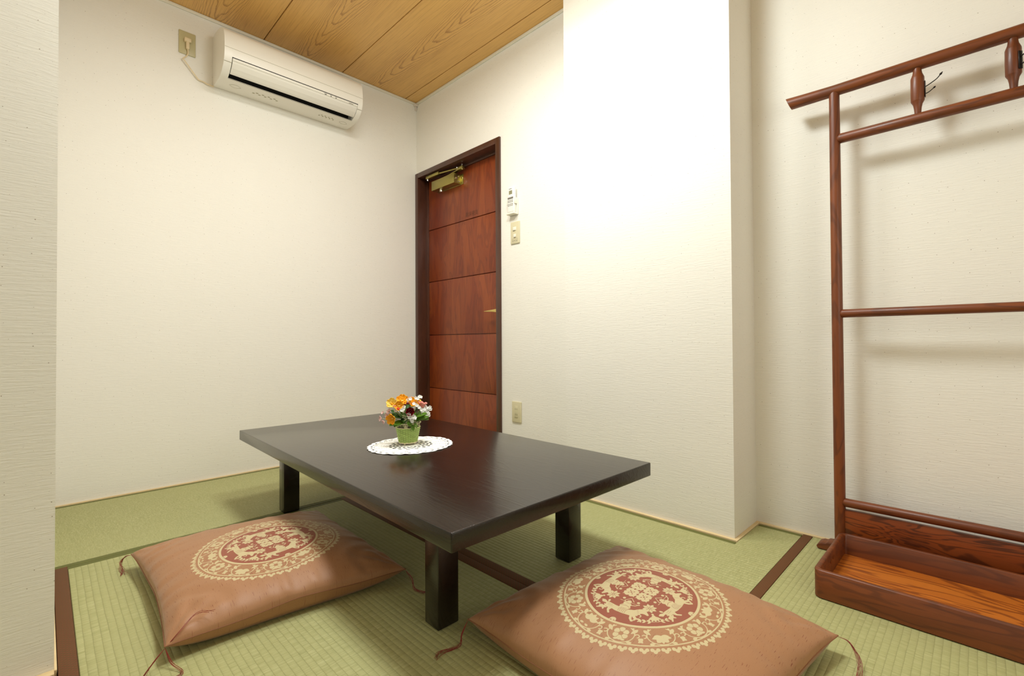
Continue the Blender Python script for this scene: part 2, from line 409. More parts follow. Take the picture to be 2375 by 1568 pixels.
# ------------------------------------------------------------------ air conditioner
ACW = NT('ivory_plastic', .38, srgb(240, 236, 224), spec=.45).m
ac = thing('air_conditioner', 'white wall-mounted air conditioner high on the left wall', 'air conditioner', (0, -.8555, 2.048))
Y0, Y1 = -1.218, -.520
prof = [(0.001, 2.312), (.05, 2.314), (.10, 2.309), (.15, 2.297), (.185, 2.285), (.208, 2.270), (.222, 2.250), (.231, 2.222), (.235, 2.185), (.2345, 2.155),
        (.231, 2.128), (.222, 2.106), (.205, 2.086), (.182, 2.069), (.155, 2.058), (.12, 2.052), (.06, 2.0515), (.02, 2.053), (.001, 2.056)]
def aloc(o): o.location = (0, .87, -2.055); return o
SLOT = [6, 7, 8, 9, 10, 11, 12, 13, 14]
def split_profile(prof, i0, depth):  # outline with a recess from index i0 to i1
    return prof
# main body: full-width end blocks, recessed centre
rec0, rec1 = 10, 14      # profile indices bounding the outlet
LY0, LY1 = Y0+.033, Y1-.028
recess = prof[:rec0+1]+[(.165, 2.135), (.105, 2.115), (.09, 2.075)]+[(.150, 2.0572)]+prof[rec1+1:]
m = MB(); m.prism(prof, 'y', Y0, LY0); m.prism(recess, 'y', LY0, LY1); m.prism(prof, 'y', LY1, Y1)
aloc(m.obj('casing', ACW, ac, ang=40))
m = MB(); m.prism([(.166, 2.1345), (.106, 2.1145), (.091, 2.0755), (.148, 2.0575), (.146, 2.056), (.08, 2.070), (.09, 2.12), (.165, 2.14)], 'y', LY0+.0005, LY1-.0005)
DARK = plain('dark_outlet', (14, 13, 10), .7)
aloc(m.obj('air_outlet', DARK, ac))
# louver: thin curved blade following the outlet curve with a dark gap above
lou = [(.2325, 2.1245), (.2315, 2.119), (.2235, 2.103), (.2070, 2.0855), (.188, 2.0725), (.176, 2.0665), (.174, 2.0690), (.186, 2.0755), (.204, 2.0885), (.2200, 2.105), (.2275, 2.1205), (.2275, 2.1245)]
m = MB(); m.prism(lou, 'y', LY0+.0025, LY1-.0025, .0004); aloc(m.obj('louver', ACW, ac, ang=40))
m = MB(); m.box(.2300, .2322, LY0, LY1, 2.1250, 2.1290); aloc(m.obj('louver_gap', DARK, ac, smooth=False))
GREY = plain('grey_print', (110, 108, 92), .6); SEAM = plain('panel_seam', (176, 168, 142), .6)
def on_prof(z):
    for (x0, z0), (x1, z1) in zip(prof[6:], prof[7:]):
        if z1 <= z <= z0: return x0+(x1-x0)*(z0-z)/(z0-z1)
m = MB(); z = 2.17; m.box(on_prof(z)-.002, on_prof(z)+.0006, Y0+.001, Y1-.001, z-.0008, z+.0008)
m.box(.2292-.002, .2292+.0006, LY0+.003, LY1-.003, 2.1122, 2.1130)
m.box(.2, .2235, Y0+.0005, LY0, 2.1035, 2.1043)
m.box(.2, .2235, LY1, Y1-.0005, 2.1035, 2.1043)
aloc(m.obj('panel_seam', SEAM, ac, smooth=False))
bx_ = []
for y, wd, z in ((-.735, .010, 2.1165), (-.705, .006, 2.1165), (-.677, .006, 2.1165)):
    bx_ += [(.2300, .2326, y-wd/2, y+wd/2, z-.0016, z+.0016), (.2312, .2328, y-wd/2-.003, y+wd/2+.003, z+.0044, z+.0053)]
bx_.append((.2312, .2326, -.603, -.577, 2.1160, 2.1178))
pieces('indicator_mark', GREY, ac, bx_, aloc)
FAINT = plain('faint_print', (176, 170, 142), .6)
for y0, y1 in ((-1.165, -1.115), (-.60, -.555)):
    t_ = bmesh.new(); o_, i_ = [], []
    m = MB(); m.tube([(.0925+.0175*math.cos(a)**3*.6+.0175*math.cos(a)*.4, (y0+y1)/2+(y1-y0)/2*math.sin(a), 2.0513) for a in np.linspace(0, 2*PI, 24, endpoint=False)], .0006, 4, closed=True)
    t_.free(); aloc(m.obj('embossed_outline', FAINT, ac))
pieces('embossed_mark', FAINT, ac, [(.085+.012*(k % 2), .092+.012*(k % 2), -1.06+.014*k, -1.05+.014*k, 2.0504, 2.0517) for k in range(9)]+
       [(.085+.014*(k % 2), .094+.012*(k % 2), -.72+.010*k, -.713+.010*k, 2.0504, 2.0517) for k in range(9)], aloc)
pt = thing('wall_outlet', 'square beige wall outlet with a plug left of the air conditioner', 'outlet', (0, -1.312, 2.223))
m = MB(); m.box(.0003, .006, -.0345, .0345, -.0585, .0585, .003, 3); m.obj('cover_plate', NT('beige_plate', .35, srgb(196, 186, 142)).m, pt)
cr = thing('power_plug', 'cream power plug and cord running from the outlet to the air conditioner', 'power cord', (0.006, -1.312, 2.233))
CREAM = plain('cream_plastic', (232, 212, 172), .45)
m = MB(); m.box(.0003, .020, -.014, .014, -.009, .011, .004, 3); m.box(.002, .018, -.007, .007, -.045, -.006, .004, 3); m.obj('plug', CREAM, cr)
pts = [(.010, .0, -.040), (.012, .001, -.065), (.012, -.006, -.085), (.012, -.018, -.098), (.010, -.016, -.102), (.008, .006, -.13), (.006, .030, -.16), (.004, .047, -.178), (.004, .066, -.180), (.005, .085, -.187), (.008, .1105, -.190)]
def catmull(P, k=6):
    P = [Vector(p) for p in P]; Q = [P[0]]+P+[P[-1]]; out = []
    for i in range(1, len(Q)-2):
        a, b, c, e = Q[i-1:i+3]
        for j in range(k):
            t = j/k; out.append(.5*((2*b)+(c-a)*t+(2*a-5*b+4*c-e)*t*t+(3*b-a-3*c+e)*t**3))
    out.append(P[-1]); return out
m = MB(); m.tube(catmull(pts), .0028, 8); m.obj('cord', CREAM, cr)
# ------------------------------------------------------------------ back wall fittings
PLATE = NT('ivory_switch_plate', .4, srgb(218, 208, 172)).m; PALE = plain('pale_plastic', (238, 234, 218), .4)
sw = thing('light_switch', 'beige light switch plate on the back wall right of the door', 'light switch', (1.028, 0, 1.3125))
m = MB(); m.box(-.036, .036, -.007, -.0003, -.062, .062, .003, 3); m.obj('cover_plate', PLATE, sw)
pieces('rocker', PALE, sw, [(-.014, .012, -.010, -.0068, .012, .032), (-.010, .010, -.010, -.0068, -.026, -.008)], None, .0015, True)
bx_ = [(-.014, .004, -.0104, -.0098, .011, .0135), (-.006, .008, -.0104, -.0098, -.0275, -.0255)]
for a, b, c, e in ((-.02, .02, -.034, -.0333), (-.02, .02, -.052, -.0513), (-.02, -.0192, -.052, -.034), (.0192, .02, -.052, -.034)): bx_.append((a, b, -.0075, -.0069, c, e))
for k in range(5): bx_.append((-.016+k*.007, -.012+k*.007, -.0075, -.0069, -.047+(k % 2)*.003, -.043+(k % 2)*.003))
pieces('printed_mark', plain('switch_print', (128, 122, 98), .6), sw, bx_)
so = thing('wall_outlet', 'beige double power outlet low on the back wall beside the table', 'outlet', (1.033, 0, .3075))
m = MB(); m.box(-.037, .037, -.0075, -.0003, -.058, .058, .003, 3); m.obj('cover_plate', PLATE, so)
m = MB(); m.box(-.0125, .0125, -.0095, -.007, -.033, .033, .001); m.obj('socket', NT('socket_insert', .4, srgb(214, 205, 168)).m, so)
bx_ = [(xx-.0012, xx+.0012, -.0099, -.0092, zz-.005, zz+.005) for zz in (.016, -.014) for xx in (-.006, .006)]+[(-.012, .012, -.0099, -.0092, -.0295, -.0285)]
pieces('socket_slot', plain('slot_dark', (130, 120, 84), .7), so, bx_)
rc = thing('remote_control', 'white air conditioner remote in a holder right of the door', 'remote control', (1.018, 0, 1.42))
m = MB(); m.box(-.032, .032, -.034, -.0003, -.008, .004, .004, 3); m.box(-.034, .034, -.010, -.0003, -.008, .085, .003, 2)
for sgn in (-1, 1): m.box(sgn*.031-.002, sgn*.031+.002, -.030, -.002, .05, .085, .0015)
m.obj('holder', PALE, rc)
m = MB(); m.box(-.027, .027, -.030, -.0105, .005, .148, .005, 3); rb_ = m.obj('handset', plain('white_plastic', (240, 238, 230), .35), rc)
m = MB(); m.box(-.012, .014, -.0306, -.0298, .105, .126, .0002); m.obj('display', plain('lcd_display', (140, 136, 104), .2), rb_, smooth=False)
bx_ = [(-.022, .022, -.0306, -.0298, .078, .089), (-.012, .010, -.0306, -.0298, .134, .137)]
for zz in (.062, .070, .050, .042):
    for xx in (-.017, -.006, .005, .016): bx_.append((xx-.0035, xx+.0035, -.0306, -.0298, zz-.0022, zz+.0022))
pieces('button', plain('button_grey', (120, 116, 108), .5), rb_, bx_)

# ------------------------------------------------------------------ low table
TT = NT('black_brown_lacquered_oak', .26, spec=.5, coat=.35, coatr=.14); x, y, z = TT.xyz()
fig = TT.noise(TT.vec(TT.math('MULTIPLY', x, 1.2), TT.math('MULTIPLY', y, 9), TT.math('MULTIPLY', z, 9)), 1, 3, .5, .6)
rg = TT.math('SINE', TT.math('MULTIPLY', fig, 90))
fn = TT.noise(TT.vec(TT.math('MULTIPLY', x, 14), TT.math('MULTIPLY', y, 420), TT.math('MULTIPLY', z, 420)), 1, 2, .6)
hh = TT.math('ADD', TT.math('MULTIPLY', TT.smooth(rg, .3, 1), .5), fn)
TT.color(TT.mix(TT.math('MULTIPLY', hh, .5), srgb(18, 10, 7), srgb(36, 22, 15))); TT.bump(hh, .0004, .6)
tb = thing('low_table', 'low black-brown rectangular table on four square legs', 'table', (1.381, -.871, 0), -.020)
tw, td, tt_, th = .799, .366, .323, .041
m = MB(); m.box(-tw, tw, -td, td, tt_-th, tt_, .003, 3); m.obj('tabletop', TT.m, tb)
lw, ld, ls = .598, .268, .060
for sx in (-1, 1):
    for sy in (-1, 1):
        m = MB(); m.box(min(sx*lw, sx*(lw-ls)), max(sx*lw, sx*(lw-ls)), min(sy*ld, sy*(ld-ls)), max(sy*ld, sy*(ld-ls)), .0015, tt_-th-.0003, .003, 2)
        m.obj('leg', TT.m, tb)
# ------------------------------------------------------------------ wooden rack
RW = lambda ax, nm: wood(nm, (106, 50, 16), (130, 66, 22), (66, 28, 8), ax, rough=.48, coat=.15, coatr=.2, big=.45)
RX, RZ, RXh = RW('x', 'rosewood_rail'), RW('z', 'rosewood_post'), None
def boldwood(nm, a, b, c, k=1.0):
    n = NT(nm, .38, coat=.2, coatr=.2); x, y, z = n.xyz()
    f = n.noise(n.vec(n.math('MULTIPLY', x, 3.2*k), n.math('MULTIPLY', y, 17*k), n.math('MULTIPLY', z, 17*k)), 1, 2.5, .5, .8)
    r = n.math('SINE', n.math('MULTIPLY', f, 70)); fi = n.noise(n.vec(n.math('MULTIPLY', x, 10), n.math('MULTIPLY', y, 400), n.math('MULTIPLY', z, 400)), 1, 2, .6)
    c1 = n.mix(n.smooth(f, .35, .68), srgb(*a), srgb(*b))
    c1 = n.mix(n.math('MULTIPLY', n.smooth(r, .1, .95), .72), c1, srgb(*c))
    c1 = n.mix(n.math('MULTIPLY', n.smooth(fi, .5, .8), .35), c1, srgb(*c)); n.color(c1); n.bump(fi, .0002, .5); return n.m
BOARD = boldwood('figured_rosewood', (118, 52, 18), (140, 66, 22), (58, 22, 8)); TFLOOR = boldwood('figured_oak_stained', (182, 98, 26), (202, 116, 36), (122, 56, 12), .62)
rk0, rk1, ry = 2.602, 3.44, -.010
rk = thing('garment_rack', 'reddish brown wooden garment rack with turned spindles against the right wall', 'rack', (3.02, ry, 0))
def rl(o): o.location = (-3.028, -ry, -.006 if o.name.startswith(('top_rail', 'upper_rail', 'spindle')) else 0); return o
m = MB()                                              # top rail with slanted upswept ends
pts = [(2.462, ry, 1.541), (2.52, ry, 1.5395), (2.6, ry, 1.538), (3.02, ry, 1.538), (3.44, ry, 1.538), (3.52, ry, 1.5395), (3.58, ry, 1.541)]
m.tube(pts, [.0205, .019, .018, .018, .018, .019, .0205], 20)
for v in m.bm.verts:
    if v.co.x < 2.47: v.co.x += (1.541-v.co.z)*.42
    if v.co.x > 3.57: v.co.x -= (1.541-v.co.z)*.42
rl(m.obj('top_rail', RX, rk, ang=50))
for xx in (rk0, rk1):
    m = MB(); m.tube([(xx, ry, .020), (xx, ry, .6), (xx, ry, 1.2), (xx, ry, 1.523)], [.0165, .0165, .0162, .0155], 20); rl(m.obj('post', RZ, rk, ang=50))
for nm, zz, r in (('upper_rail', 1.372, .0158), ('middle_rail', .786, .0138), ('lower_rail', .166, .0138)):
    m = MB(); m.tube([(rk0+.004, ry-.003, zz), (rk0+.016, ry-.003, zz), (3.02, ry-.003, zz), (rk1-.016, ry-.003, zz), (rk1-.004, ry-.003, zz)], [r*.45, r, r, r, r*.45], 20); rl(m.obj(nm, RX, rk, ang=60))
SP = [(.0082, 0), (.0085, .010), (.0095, .022), (.0118, .034), (.0160, .042), (.0168, .044), (.0172, .08), (.0170, .112), (.0162, .115), (.0120, .126), (.0108, .134), (.0100, .150)]
BLK = NT('black_metal_hook', .3, srgb(40, 36, 34), .8).m
for xs, an in ((2.821, -.02), (3.027, -.75), (3.233, -.75)):
    m = MB(); m.lathe(SP, 24, Matrix.Translation((xs, ry, 1.382))); s_ = rl(m.obj('spindle', RZ, rk, ang=60))
    m = MB(); mt = Matrix.Translation((xs, ry, 1.382)) @ Matrix.Rotation(an, 4, 'Z')
    t = MB(); t.box(.0172, .0192, -.0055, .0055, .050, .098, .0006)
    t.tube(catmull([(.019, 0, .081), (.030, 0, .086), (.044, 0, .094), (.052, 0, .102), (.0585, 0, .110)], 4), .0014, 8); t.ball((.0545, 0, .1055), .0028, 1, (1.8, 1, 1.2), Matrix.Rotation(-.8, 3, 'Y'))
    t.tube(catmull([(.019, 0, .060), (.026, 0, .062), (.035, 0, .068), (.042, 0, .074)], 4), .0013, 8); t.ball((.0395, 0, .0715), .0024, 1, (1.6, 1, 1.2), Matrix.Rotation(-.6, 3, 'Y'))
    m.merge(t.bm, mt); o = m.obj('coat_hook', BLK, s_)
    # two screws in the plate
m = MB(); m.box(rk0+.008, rk1-.008, ry-.006, ry+.008, .028, .1435, .0015); rl(m.obj('back_board', BOARD, rk))
for sg, xx in ((-1, rk0), (1, rk1)):
    pr_ = [(xx+sg*.062, .002), (xx+sg*.066, .010), (xx+sg*.060, .018), (xx+sg*.050, .022), (xx+sg*.040, .022), (xx+sg*.034, .027), (xx+sg*.022, .028), (xx-sg*.03, .028), (xx-sg*.03, .002)]
    m = MB(); m.prism(pr_, 'y', ry-.026, ry+.026, .002); rl(m.obj('foot', RX, rk))
# tray (open box) in front of the posts, resting on the floor
TF, TB_, TX0, TX1, TH_ = -.372, ry-.030, 2.607, 3.435, .077
def rrect(x0, x1, y0, y1, r, k=6):
    out = []
    for cx, cy, a0 in ((x1-r, y1-r, 0), (x0+r, y1-r, 90), (x0+r, y0+r, 180), (x1-r, y0+r, 270)):
        for j in range(k+1):
            a = math.radians(a0+90*j/k); out.append((cx+r*math.cos(a), cy+r*math.sin(a)))
    return out
def ringwall(outer, inner, z0, z1, bev):
    t = bmesh.new(); n = len(outer)
    R = [[t.verts.new((p[0], p[1], z)) for p in loop] for z, loop in ((z0, outer), (z1-bev, outer), (z1, [((o[0]*.75+i[0]*.25), (o[1]*.75+i[1]*.25)) for o, i in zip(outer, inner)]), (z1, [((o[0]*.25+i[0]*.75), (o[1]*.25+i[1]*.75)) for o, i in zip(outer, inner)]), (z1-bev, inner), (z0, inner))]
    R.append(R[0])
    for A, B in zip(R, R[1:]):
        for i in range(n): t.faces.new((A[i], A[(i+1) % n], B[(i+1) % n], B[i]))
    bmesh.ops.recalc_face_normals(t, faces=t.faces); return t
m = MB(); m.merge(ringwall(rrect(TX0, TX1, TF, TB_, .020), rrect(TX0+.014, TX1-.014, TF+.013, TB_-.013, .010), .003, TH_, .003))
rl(m.obj('tray_wall', RW('x', 'rosewood_tray'), rk, ang=50))
m = MB(); m.box(TX0+.0142, TX1-.0142, TF+.0132, TB_-.0132, .003, .014); rl(m.obj('tray_floor', TFLOOR, rk, smooth=False))
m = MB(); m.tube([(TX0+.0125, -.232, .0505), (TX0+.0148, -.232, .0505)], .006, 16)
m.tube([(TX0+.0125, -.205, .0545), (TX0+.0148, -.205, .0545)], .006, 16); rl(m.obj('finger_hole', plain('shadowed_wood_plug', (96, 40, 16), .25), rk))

# ------------------------------------------------------------------ cushion medallion pattern (drawn as shapes, sampled per vertex)
class Ras:
    """coverage raster over [-1.06, 1.06]^2"""
    def __init__(s, N=900): s.N = N; s.L = 1.06; s.a = np.zeros((N, N), np.float32); s.c = (np.arange(N)+.5)/N*2*s.L-s.L
    def win(s, x0, x1, y0, y1):
        f = lambda v: int(np.clip((v+s.L)/(2*s.L)*s.N, 0, s.N))
        i0, i1, j0, j1 = f(x0)-1, f(x1)+2, f(y0)-1, f(y1)+2
        i0, j0 = max(i0, 0), max(j0, 0); return slice(i0, i1), slice(j0, j1)
    def put(s, wi, wj, mask, val):
        blk = s.a[wj, wi]; s.a[wj, wi] = np.where(mask, val, blk)
    def poly(s, P, val=1.0):
        P = np.array(P); wi, wj = s.win(P[:, 0].min(), P[:, 0].max(), P[:, 1].min(), P[:, 1].max())
        X, Y = np.meshgrid(s.c[wi], s.c[wj]); ins = np.zeros(X.shape, bool)
        for (x0, y0), (x1, y1) in zip(P, np.roll(P, -1, 0)):
            if y0 == y1: continue
            ins ^= ((y0 > Y) != (y1 > Y)) & (X < (x1-x0)*(Y-y0)/(y1-y0)+x0)
        s.put(wi, wj, ins, val)
    def stroke(s, P, w_, val=1.0):
        P = np.array(P, float); ww = np.broadcast_to(w_, len(P)) if np.ndim(w_) else np.full(len(P), w_)
        for k in range(len(P)-1):
            a, b, ra, rb = P[k], P[k+1], ww[k]/2, ww[k+1]/2; r = max(ra, rb)
            wi, wj = s.win(min(a[0], b[0])-r, max(a[0], b[0])+r, min(a[1], b[1])-r, max(a[1], b[1])+r)
            X, Y = np.meshgrid(s.c[wi], s.c[wj]); d = b-a; L2 = max(d@d, 1e-12)
            t = np.clip(((X-a[0])*d[0]+(Y-a[1])*d[1])/L2, 0, 1)
            s.put(wi, wj, np.hypot(X-a[0]-t*d[0], Y-a[1]-t*d[1]) < ra+(rb-ra)*t, val)
    def disc(s, c, r, val=1.0): s.stroke([c, (c[0]+1e-6, c[1])], 2*r, val)
def rotp(P, a, o=(0, 0), k=1.0, flip=1):
    P = np.array(P, float)*[k, k*flip]; c, s_ = math.cos(a), math.sin(a)
    return np.stack([P[:, 0]*c-P[:, 1]*s_+o[0], P[:, 0]*s_+P[:, 1]*c+o[1]], 1)
def leafp(L, W, n=9):
    t = np.linspace(0, 1, n); up_ = np.stack([t*L, W/2*np.sin(PI*t**.8)], 1); return np.concatenate([up_, (up_*[1, -1])[::-1][1:-1]])
def polar(r, a): return (r*math.cos(a), r*math.sin(a))
R_ = Ras()
NS = 56
for k in range(NS):                                   # scalloped rim of small leaves
    a = 2*PI*k/NS; o = polar(.925, a)
    R_.disc(polar(.955, a-.030), .021); R_.disc(polar(.955, a+.030), .021); R_.disc(polar(.978, a), .022)
    R_.disc(polar(.938, a), .012, 0.0)
th_ = np.linspace(0, 2*PI, 181)
def ring(r, w_, v=1.0): R_.stroke([polar(r, t) for t in th_], w_, v)
ring(.905, .014); ring(.655, .012, 0); ring(.650, .030)
NB = 12
vine = [polar(.775+.095*math.cos(NB/2*2*t), t) for t in np.linspace(0, 2*PI, 500)]
for k in range(NB):                                   # rosettes inside loops of the vine
    a = 2*PI*(k+.5)/NB; o = polar(.778, a)
    R_.stroke([rotp([(.118*math.cos(t)*.98, .142*math.sin(t))], a, o)[0] for t in np.linspace(-2.55, 2.55, 34)], .011)
    if k % 2:
        for j in range(6): R_.disc(rotp([polar(.054, j*PI/3)], a, o)[0], .0330)
        for j in range(6): R_.stroke([rotp([polar(.02, j*PI/3+.52)], a, o)[0], rotp([polar(.07, j*PI/3+.52)], a, o)[0]], .005, 0)
        R_.stroke([rotp([polar(.024, t)], a, o)[0] for t in np.linspace(0, 2*PI, 16)], .005, 0)
    else:
        for j in range(5): R_.poly(rotp(leafp(.108, .060), a+(j-2)*.62+PI*(0 if k % 4 else 1), o))
    b = 2*PI*k/NB
    for sg in (-1, 1):
        R_.poly(rotp(leafp(.060, .030), b+sg*1.7, polar(.885, b+sg*.10))); R_.poly(rotp(leafp(.055, .028), b+PI-sg*1.2, polar(.86, b+sg*.19)))
        R_.disc(polar(.695, b+sg*.11), .013); R_.disc(polar(.83, b+sg*.012), .016)
        R_.poly(rotp(leafp(.10, .044), b+sg*.9, polar(.70, b+sg*.035))); R_.poly(rotp(leafp(.07, .03), b+PI+sg*.9, polar(.875, b+sg*.03)))
        R_.stroke([rotp([(.022*math.cos(t), .022*math.sin(t))], b, polar(.79, b+sg*.045))[0] for t in np.linspace(0, 4.2, 10)], .012)
# inner field: four mounted archers, centre blossoms, corner sprays
horse = [(-.30, .03), (-.33, .075), (-.285, .085), (-.24, .06), (-.20, .065), (-.10, .05), (-.02, .05), (.07, .06), (.13, .085), (.17, .135), (.215, .165), (.225, .19),
         (.245, .165), (.28, .135), (.325, .10), (.315, .078), (.27, .085), (.235, .075), (.215, .03), (.20, -.01), (.235, -.035), (.29, -.03), (.315, -.065), (.30, -.075), (.275, -.05), (.225, -.058),
         (.17, -.035), (.185, -.075), (.225, -.11), (.20, -.125), (.155, -.085), (.135, -.035), (.05, -.045), (-.06, -.045), (-.12, -.03), (-.135, -.07), (-.10, -.115), (-.125, -.125), (-.165, -.075),
         (-.175, -.035), (-.21, -.03), (-.24, -.07), (-.30, -.105), (-.315, -.09), (-.265, -.055), (-.235, -.01), (-.24, .03)]
rider = [(-.06, .05), (-.075, .09), (-.05, .13), (-.065, .165), (-.035, .185), (-.035, .215), (-.005, .235), (.025, .215), (.02, .185), (.05, .16), (.055, .12), (.075, .09), (.05, .05)]
for k in range(4):
    a = k*PI/2+.02; o = polar(.445, a); A = a+PI/2
    T = lambda P: rotp(P, A, o, .90, 1)
    R_.poly(T(horse)); R_.poly(T(rider))
    for j in range(5): R_.stroke(T([(-.03+.022*j, -.035), (-.05+.024*j, .01), (-.02+.02*j, .06)]), .0045, 0)
    R_.stroke(T([(-.06, .095), (.0, .115), (.06, .095)]), .005, 0); R_.stroke(T([(-.04, .165), (.03, .17)]), .005, 0)
    for j in range(7): R_.disc(T([(-.20+.022*(j % 4), .012+.022*(j//4))])[0], .0045, 0)
    for j in range(5): R_.stroke(T([(.17+.012*j, .13-.02*j), (.145+.014*j, .115-.02*j)]), .004, 0)
    R_.stroke(T([(.04, .14), (.10, .165), (.13, .215)]), .011); R_.stroke(T([(-.02, .15), (-.07, .205), (-.015, .285), (.05, .225)]), .008)
    R_.stroke(T([(-.13, .185), (.14, .20)]), .006)
    for sg in (0, 1):
        for j in range(3): R_.poly(rotp(leafp(.062, .03), A+PI/2*(-1)+(j-1)*.7, polar(.585, a+.0)))
    for sg, q in ((1, .70), (-1, 1.0)):               # sprays between the riders
        pass
    b = a+PI/4
    o2 = polar(.335, b)
    for j in range(8): R_.poly(rotp(leafp(.085, .046), b+j*PI/4, o2))
    for j in range(8): R_.stroke([rotp([polar(.022, (j+.5)*PI/4)], b, o2)[0], rotp([polar(.05, (j+.5)*PI/4)], b, o2)[0]], .005, 0)
    R_.disc(o2, .016, 0); R_.disc(o2, .010)
    for sg in (-1, 1):                                # leafy branch following the inner ring
        arc = [polar(.575-.05*abs(q)*2, b+sg*q) for q in np.linspace(.02, .40, 9)]
        R_.stroke(arc, .007)
        for j, q in enumerate(np.linspace(.10, .38, 4)):
            o = polar(.575-.10*q, b+sg*q)
            for e in (-1, 1): R_.poly(rotp(leafp(.050, .024), b+sg*(q+PI/2)+e*.65, o))
        R_.disc(polar(.245, b+sg*.40), .018); R_.poly(rotp(leafp(.055, .028), b+sg*1.0, polar(.40, b+sg*.22)))
        R_.stroke([rotp([(.022*math.cos(t), .022*math.sin(t))], b, polar(.475, b+sg*.33))[0] for t in np.linspace(0, 4.5, 10)], .012)
    for j in range(5): R_.poly(rotp(leafp(.095, .034), b+(j-2)*.48, polar(.485, b)))
    R_.disc(polar(.48, b), .020); R_.disc(polar(.445, b), .014)
for k in range(4):
    a = PI/4+k*PI/2; o = polar(.118, a)
    for j in range(4):
        A = a+j*PI/2
        R_.poly(rotp(1.32*np.array([(.004, 0), (.03, -.034), (.052, -.036), (.064, -.022), (.066, -.006), (.084, 0), (.066, .006), (.064, .022), (.052, .036), (.03, .034)]), A, o))
        R_.poly(rotp(leafp(.026, .014), A, rotp([(.022, 0)], A, o)[0]), 0)
    R_.disc(o, .008, 0)
MOT = R_.a
for _ in range(1):                                    # soften by one cell for smooth edges
    q = np.pad(MOT, 1, mode='edge'); MOT = (q[:-2, 1:-1]+q[2:, 1:-1]+q[1:-1, :-2]+q[1:-1, 2:]+2*q[1:-1, 1:-1])/6
def sample(x, y):
    N, L = R_.N, R_.L; u = (x+L)/(2*L)*N-.5; v = (y+L)/(2*L)*N-.5
    i = np.clip(np.floor(u).astype(int), 0, N-2); j = np.clip(np.floor(v).astype(int), 0, N-2); fu = np.clip(u-i, 0, 1); fv = np.clip(v-j, 0, 1)
    s_ = MOT[j, i]*(1-fu)*(1-fv)+MOT[j, i+1]*fu*(1-fv)+MOT[j+1, i]*(1-fu)*fv+MOT[j+1, i+1]*fu*fv
    return np.where((abs(x) < 1.04) & (abs(y) < 1.04), s_, 0)
# fabric
F = NT('copper_satin_damask', .5, spec=.4); x, y, z = F.xyz()
at = F.t.nodes.new('ShaderNodeAttribute'); at.attribute_name = 'motif'
sepc = F.t.nodes.new('ShaderNodeSeparateXYZ'); F.t.links.new(at.outputs['Vector'], sepc.inputs[0])
mot = F.smooth(sepc.outputs[0], .38, .62)
atm = F.t.nodes.new('ShaderNodeAttribute'); atm.attribute_name = 'weave'
sp2 = F.t.nodes.new('ShaderNodeSeparateXYZ'); F.t.links.new(atm.outputs['Vector'], sp2.inputs[0])
wx, wy, inner = sp2.outputs[0], sp2.outputs[1], sp2.outputs[2]
slub = F.noise(F.vec(F.math('MULTIPLY', wx, 55), F.math('MULTIPLY', wy, 620)), 1, 2, .5)
thr = F.noise(F.vec(F.math('MULTIPLY', wx, 700), F.math('MULTIPLY', wy, 900)), 1, 1)
ribs = F.math('SINE', F.math('MULTIPLY', wy, 2*PI/.0013))
base = F.mix(thr, srgb(163, 116, 80), srgb(178, 130, 92))
base = F.mix(F.math('MULTIPLY', F.smooth(slub, .63, .71), .75), base, srgb(120, 46, 30))
base = F.mix(F.smooth(inner, .4, .6), base, srgb(152, 84, 62))
cream = F.mix(thr, srgb(198, 180, 136), srgb(212, 195, 152))
F.color(F.mix(mot, base, cream))
F.put(F.b.inputs['Roughness'], F.math('MULTIPLY_ADD', mot, .12, .50))
F.b.inputs['Sheen Weight'].default_value = .15; F.b.inputs['Sheen Roughness'].default_value = .4
F.bump(F.math('ADD', F.math('MULTIPLY', ribs, .04), F.math('ADD', F.math('MULTIPLY', mot, .9), F.math('MULTIPLY', slub, .2))), .0005, .6)
THREAD = plain('dark_red_thread', (140, 44, 36), .5); SEAMT = plain('copper_piping', (140, 92, 60), .6)

